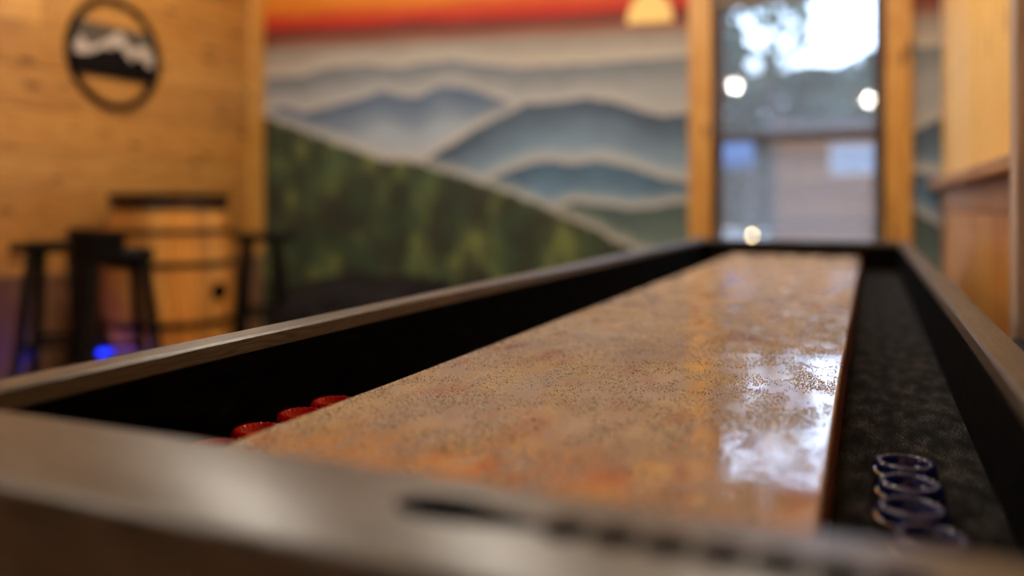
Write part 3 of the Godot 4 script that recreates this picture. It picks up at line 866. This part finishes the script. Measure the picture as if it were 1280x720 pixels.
# ---------------------------------------------------------------- furniture
func barrel() -> void:
	var o := thing("oak_barrel", Vector3(-3.19, 0, -3.09), "varnished golden oak barrel with black iron hoops by the plank wall", "barrel")
	var hgt := 0.885
	var n := 26
	var rad := func(v: float) -> float: return 0.262 + 0.043 * (1.0 - pow(absf(v / hgt * 2.0 - 1.0), 2.1))
	var st := begin()
	var half := PI / n * 0.985
	for k in 12:
		var v0 := hgt * k / 12.0
		var v1 := hgt * (k + 1) / 12.0
		for j in 2:
			var a0: float = [-half, 0.0][j]
			var a1: float = [0.0, half][j]
			var p := []
			var nn := []
			var uv := []
			for q in [[a0, v0], [a1, v0], [a1, v1], [a0, v1]]:
				var rr: float = rad.call(q[1]) - (0.0022 if q[0] != 0.0 else 0.0)
				p.append(Vector3(cos(q[0]) * rr, q[1], sin(q[0]) * rr))
				nn.append(Vector3(cos(q[0] * 1.8), 0, sin(q[0] * 1.8)))
				uv.append(Vector2(q[1], q[0] * 0.3))
			quad(st, p, nn, uv)
	var sides := st
	for a in [-half, half]:
		for k in 6:
			var v0 := hgt * k / 6.0
			var v1 := hgt * (k + 1) / 6.0
			var d := Vector3(cos(a), 0, sin(a))
			var nrm: Vector3 = Vector3(-sin(a), 0, cos(a)) * signf(a)
			quad(sides, [d * (rad.call(v0) - 0.002) + Vector3.UP * v0, d * (rad.call(v0) - 0.026) + Vector3.UP * v0, d * (rad.call(v1) - 0.026) + Vector3.UP * v1, d * (rad.call(v1) - 0.002) + Vector3.UP * v1], [nrm, nrm, nrm, nrm], [Vector2.ZERO, Vector2.ZERO, Vector2.ONE, Vector2.ONE])
	var sm := sides.commit()
	for k in n: put(sm, "stave", M.stave[(k * 5 + k / 3) % 3], o, Vector3.ZERO, Vector3(0, TAU * k / n, 0))
	put(lathe(begin(), [Vector2(0, 0.02), Vector2(0.245, 0.02), Vector2(0.245, hgt - 0.03), Vector2(0, hgt - 0.03)], 40).commit(), "core", M.soot, o)
	put(lathe(begin(), [Vector2(0, hgt - 0.012), Vector2(0.275, hgt - 0.012), Vector2(0.28, hgt - 0.006), Vector2(0.28, hgt + 0.016), Vector2(0.275, hgt + 0.02), Vector2(0, hgt + 0.02)], 48).commit(), "lid", M.black_wood, o)
	for h in [[0.845, 0.038], [0.722, 0.026], [0.568, 0.030], [0.285, 0.032], [0.152, 0.028], [0.03, 0.036]]:
		var lo: float = h[0] - h[1] / 2
		var hi: float = h[0] + h[1] / 2
		put(lathe(begin(), [Vector2(rad.call(lo) - 0.004, lo), Vector2(rad.call(lo) + 0.003, lo), Vector2(rad.call(h[0]) + 0.0035, h[0]), Vector2(rad.call(hi) + 0.003, hi), Vector2(rad.call(hi) - 0.004, hi)], 52).commit(), "hoop", M.black_metal, o)
	# bung on the belly, turned to the right of the line to the camera
	var dir := atan2(3.09, 3.19) - 0.79
	var bung := lathe(begin(), [Vector2(0, 0), Vector2(0.043, 0), Vector2(0.043, 0.018), Vector2(0.038, 0.024), Vector2(0, 0.024)], 20).commit()
	put(bung, "bung", M.soot, o, Vector3(cos(dir) * 0.298, 0.435, sin(dir) * 0.298), Vector3(0, -dir, -PI / 2))


func leg_set(o: Node3D, top: float, spread_top: float, spread: float, m: Material, rest: float) -> void:
	var f := []
	for c in [[-1, -1], [1, -1], [1, 1], [-1, 1]]:
		var a := Vector3(c[0] * spread, 0, c[1] * spread * 0.8)
		var b := Vector3(c[0] * spread_top, top, c[1] * spread_top * 0.8)
		put(bar(begin(), a, b, 0.036, 0.036).commit(), "leg", m, o)
		f.append([a, b])
	for k in 4:
		var j := (k + 1) % 4
		var h := rest if k % 2 == 0 else rest + 0.06
		var p: Vector3 = f[k][0].lerp(f[k][1], h / top)
		var q: Vector3 = f[j][0].lerp(f[j][1], h / top)
		put(bar(begin(), p, q, 0.024, 0.03).commit(), "foot_rail", m, o)


func stools() -> void:
	for s in [[Vector3(-3.26, 0, -2.52), -0.86, "black wooden backless stool beside the barrel and plank wall"], [Vector3(-3.10, 0, -3.66), -0.72, "black wooden backless stool between the barrel and the mural"]]:
		var o := thing("bar_stool", s[0], s[2], "stool", "", s[1])
		leg_set(o, 0.655, 0.095, 0.165, M.black_wood, 0.20)
		var seat := begin()
		# a dished seat: profile swept along z
		for k in 10:
			var u0 := -0.135 + 0.027 * k
			var u1 := u0 + 0.027
			var h0 := 0.682 + 0.6 * u0 * u0
			var h1 := 0.682 + 0.6 * u1 * u1
			var n0 := Vector3(-1.2 * u0, 1, 0).normalized()
			var n1 := Vector3(-1.2 * u1, 1, 0).normalized()
			quad(seat, [Vector3(u0, h0, -0.15), Vector3(u1, h1, -0.15), Vector3(u1, h1, 0.15), Vector3(u0, h0, 0.15)], [n0, n1, n1, n0], [Vector2(0, 0), Vector2(1, 0), Vector2(1, 1), Vector2(0, 1)])
			quad(seat, [Vector3(u0, 0.650, -0.15), Vector3(u1, 0.650, -0.15), Vector3(u1, 0.650, 0.15), Vector3(u0, 0.650, 0.15)], [Vector3.DOWN, Vector3.DOWN, Vector3.DOWN, Vector3.DOWN], [Vector2(0, 0), Vector2(1, 0), Vector2(1, 1), Vector2(0, 1)])
			for z in [-0.15, 0.15]:
				var nz := Vector3(0, 0, signf(z))
				quad(seat, [Vector3(u0, 0.650, z), Vector3(u1, 0.650, z), Vector3(u1, h1, z), Vector3(u0, h0, z)], [nz, nz, nz, nz], [Vector2(0, 0), Vector2(1, 0), Vector2(1, 1), Vector2(0, 1)])
		for u in [-0.135, 0.135]:
			var nx := Vector3(signf(u), 0, 0)
			var h: float = 0.682 + 0.6 * u * u
			quad(seat, [Vector3(u, 0.650, -0.15), Vector3(u, 0.650, 0.15), Vector3(u, h, 0.15), Vector3(u, h, -0.15)], [nx, nx, nx, nx], [Vector2(0, 0), Vector2(1, 0), Vector2(1, 1), Vector2(0, 1)])
		put(seat.commit(), "seat", M.black_wood, o)
	# padded stool with a low wrap-round back
	var b := thing("padded_stool", Vector3(-2.80, 0, -2.42), "black padded bar stool with low curved back in front of the barrel", "stool", "", -0.55)
	leg_set(b, 0.625, 0.115, 0.19, M.black_wood, 0.20)
	put(lathe(begin(), [Vector2(0, 0.62), Vector2(0.135, 0.62), Vector2(0.148, 0.635), Vector2(0.148, 0.66), Vector2(0.13, 0.678), Vector2(0, 0.684)], 32).commit(), "seat", M.black_leather, b)
	var back := begin()
	var seg := 20
	for k in seg:
		var a := -2.0 + 3.6 * k / seg
		var c := -2.0 + 3.6 * (k + 1) / seg
		var ha := 0.705 + 0.055 * pow(maxf(0.0, cos((a + 0.2) * 0.72)), 0.7)
		var hc := 0.705 + 0.055 * pow(maxf(0.0, cos((c + 0.2) * 0.72)), 0.7)
		var da := Vector3(sin(a), 0, cos(a))
		var dc := Vector3(sin(c), 0, cos(c))
		var lo := Vector3.UP * 0.635
		quad(back, [da * 0.162 + lo, dc * 0.162 + lo, dc * 0.168 + Vector3.UP * hc, da * 0.168 + Vector3.UP * ha], [da, dc, dc, da], [Vector2.ZERO, Vector2.ZERO, Vector2.ONE, Vector2.ONE])
		quad(back, [da * 0.145 + lo, dc * 0.145 + lo, dc * 0.146 + Vector3.UP * hc, da * 0.146 + Vector3.UP * ha], [-da, -dc, -dc, -da], [Vector2.ZERO, Vector2.ZERO, Vector2.ONE, Vector2.ONE])
		quad(back, [da * 0.146 + Vector3.UP * ha, dc * 0.146 + Vector3.UP * hc, dc * 0.168 + Vector3.UP * hc, da * 0.168 + Vector3.UP * ha], [Vector3.UP, Vector3.UP, Vector3.UP, Vector3.UP], [Vector2.ZERO, Vector2.ZERO, Vector2.ONE, Vector2.ONE])
		quad(back, [da * 0.145 + lo, dc * 0.145 + lo, dc * 0.162 + lo, da * 0.162 + lo], [Vector3.DOWN, Vector3.DOWN, Vector3.DOWN, Vector3.DOWN], [Vector2.ZERO, Vector2.ZERO, Vector2.ONE, Vector2.ONE])
	for a in [-2.0, 1.6]:
		var d := Vector3(sin(a), 0, cos(a))
		var h: float = 0.705 + 0.055 * pow(maxf(0.0, cos((a + 0.2) * 0.72)), 0.7)
		var nrm: Vector3 = Vector3(cos(a), 0, -sin(a)) * signf(a)
		quad(back, [d * 0.145 + Vector3.UP * 0.635, d * 0.162 + Vector3.UP * 0.635, d * 0.168 + Vector3.UP * h, d * 0.146 + Vector3.UP * h], [nrm, nrm, nrm, nrm], [Vector2.ZERO, Vector2.ZERO, Vector2.ONE, Vector2.ONE])
	put(back.commit(), "backrest", M.black_leather, b)


func plaque() -> void:
	# local x runs along the wall away from the camera, y up, z into the room
	var o := thing("mountain_plaque", Vector3(WALL_L, 1.642, -3.147), "round dark wall plaque with a snow capped mountain silhouette", "wall art", "", PI / 2)
	var r := 0.292
	put(lathe(begin(), [Vector2(r - 0.034, 0.0), Vector2(r, 0.0), Vector2(r, 0.018), Vector2(r - 0.004, 0.022), Vector2(r - 0.030, 0.022), Vector2(r - 0.034, 0.018), Vector2(r - 0.034, 0.0)], 56).commit(), "ring", M.soot, o, Vector3(0, 0, 0.001), Vector3(PI / 2, 0, 0))
	var inner := (r - 0.033) / r
	var clip := func(u: float) -> float: return sqrt(maxf(0.0, inner * inner - u * u))
	var chord := func(a: float, b: float) -> PackedVector2Array:
		# the part of the disc between heights a and b
		var p := PackedVector2Array()
		for k in 13:
			var v := lerpf(a, b, k / 12.0)
			p.append(Vector2(clip.call(v), v) * r)
		for k in range(12, -1, -1):
			var v := lerpf(a, b, k / 12.0)
			p.append(Vector2(-clip.call(v), v) * r)
		return p
	put(slab(begin(), chord.call(-0.43, 0.5), 0.002, 0.008).commit(), "panel", M.slate, o)
	var upper := [[-0.84, 0.08], [-0.72, 0.21], [-0.58, 0.06], [-0.377, 0.12], [-0.17, 0.25], [0.07, 0.43], [0.19, 0.30], [0.34, 0.12], [0.58, 0.24], [0.685, 0.245], [0.83, 0.07]]
	var lower := [[-0.84, -0.09], [-0.68, -0.10], [-0.445, -0.03], [-0.24, 0.09], [-0.1, 0.06], [0.02, 0.18], [0.137, 0.11], [0.34, -0.09], [0.51, 0.06], [0.72, -0.12], [0.81, -0.14]]
	var snow := PackedVector2Array()
	for q in upper: snow.append(Vector2(q[0], q[1]) * r)
	for k in range(lower.size() - 1, -1, -1): snow.append(Vector2(lower[k][0], lower[k][1]) * r)
	put(slab(begin(), snow, 0.008, 0.013).commit(), "snow_ridge", M.snow, o)
	var rock := PackedVector2Array()
	for q in lower: rock.append(Vector2(q[0], q[1]) * r)
	for k in 9:
		var v := lerpf(-0.16, -0.43, k / 8.0)
		rock.append(Vector2(clip.call(v), v) * r)
	for k in range(8, -1, -1):
		var v := lerpf(-0.16, -0.43, k / 8.0)
		rock.append(Vector2(-clip.call(v), v) * r)
	put(slab(begin(), rock, 0.008, 0.0115).commit(), "rock_face", M.soot, o)


func bean_bag() -> void:
	var o := thing("bean_bag", Vector3(-2.30, 0, -3.52), "big black slouching bean bag on the floor under the mural", "bean bag", "", 0.59)
	var st := begin()
	var nz := noise(1.6, 3, 151)
	var pt := func(i: int, j: int) -> Vector3:
		var a := TAU * i / 48.0
		var e := PI * j / 26.0 - PI / 2
		var d := Vector3(cos(a) * cos(e), sin(e), sin(a) * cos(e))
		var lump := 1.0 + 0.16 * nz.get_noise_3dv(d * 1.1) + 0.05 * nz.get_noise_3dv(d * 3.0 + Vector3(9, 0, 0))
		var p := Vector3(signf(d.x) * pow(absf(d.x), 0.72) * 0.46, signf(d.y) * pow(absf(d.y), 0.62) * 0.24, d.z * 0.40) * lump
		p.y = maxf(p.y + 0.25, 0.002)
		return p
	for i in 48:
		for j in 26:
			var q := [pt.call(i, j), pt.call(i + 1, j), pt.call(i + 1, j + 1), pt.call(i, j + 1)]
			var n := []
			for k in [[i, j], [i + 1, j], [i + 1, j + 1], [i, j + 1]]:
				var jj: int = clampi(k[1], 1, 25)
				var dx: Vector3 = pt.call(k[0] + 1, jj) - pt.call(k[0] - 1, jj)
				var dy: Vector3 = pt.call(k[0], jj + 1) - pt.call(k[0], jj - 1)
				var m := dy.cross(dx).normalized()
				var out: Vector3 = pt.call(k[0], jj) - Vector3(0, 0.2, 0)
				n.append(m if m.dot(out) > 0 else -m)
			quad(st, q, n, [Vector2.ZERO, Vector2.ZERO, Vector2.ONE, Vector2.ONE])
	put(st.commit(), "cover", M.bag, o)


# ---------------------------------------------------------------- lamps
func lamps() -> void:
	var face := mat(Color(1, 0.95, 0.85), 0.5)
	face.emission_enabled = true
	face.emission = Color(1.0, 0.965, 0.91)
	face.emission_energy_multiplier = 9.0
	var trim := mat(Color(0.9, 0.89, 0.86), 0.5)
	var ring := lathe(begin(), [Vector2(0.062, 0.0), Vector2(0.062, -0.008), Vector2(0.085, -0.006), Vector2(0.088, 0.0)], 28).commit()
	var disc := lathe(begin(), [Vector2(0.0, -0.004), Vector2(0.062, -0.004), Vector2(0.062, -0.001), Vector2(0.0, -0.001)], 24).commit()
	for p in [[-2.7, -2.9], [-1.4, -2.9], [-0.30, -2.5], [-2.2, -0.9], [-1.65, 2.6], [0.0, 4.9]]:
		var o := thing("ceiling_light", Vector3(p[0], CEIL, p[1]), "round warm downlight set flush in the ceiling", "lamp", "ceiling downlights")
		put(ring, "trim_ring", trim, o)
		put(disc, "lens", face, o)
		omni(o, Vector3(0, -0.07, 0), Color(1.0, 0.965, 0.91), 0.88, 0.06)


func small_things() -> void:
	# blue light on the floor by the wall
	var b := thing("floor_light", Vector3(-3.315, 0, -2.745), "small black floor light with a bright blue glowing face", "lamp", "", 0.85)
	put(box_mesh(Vector3(0.19, 0.24, 0.09), 0.008, 0), "housing", M.black_metal, b, Vector3(0, 0.12, -0.05))
	var blue := mat(Color(0.1, 0.3, 1.0), 0.4)
	blue.emission_enabled = true
	blue.emission = Color(0.06, 0.26, 1.0)
	blue.emission_energy_multiplier = 1.1
	put(box_mesh(Vector3(0.165, 0.145, 0.008), 0.002, 0), "lens", blue, b, Vector3(0, 0.122, -0.003))
	omni(b, Vector3(0, 0.122, 0.06), Color(0.45, 0.35, 1.0), 0.10, 0.05)
	# dark bin at the foot of the upright board
	var w := thing("waste_bin", Vector3(0.268, 0, -1.53), "dark square bin on the floor between table and pine wall", "bin")
	var side := begin()
	for s in [[Vector3(0.033, 0.305, 0), Vector3(0.006, 0.61, 0.28)], [Vector3(-0.033, 0.305, 0), Vector3(0.006, 0.61, 0.28)], [Vector3(0, 0.305, 0.137), Vector3(0.060, 0.61, 0.006)], [Vector3(0, 0.305, -0.137), Vector3(0.060, 0.61, 0.006)], [Vector3(0, 0.004, 0), Vector3(0.060, 0.008, 0.268)]]:
		box(side, s[0], s[1], 0.002, 1)
	put(side.commit(), "body", M.black_wood, w)
	put(box_mesh(Vector3(0.076, 0.014, 0.288), 0.004, 2), "rim", M.black_wood, w, Vector3(0, 0.617, 0))
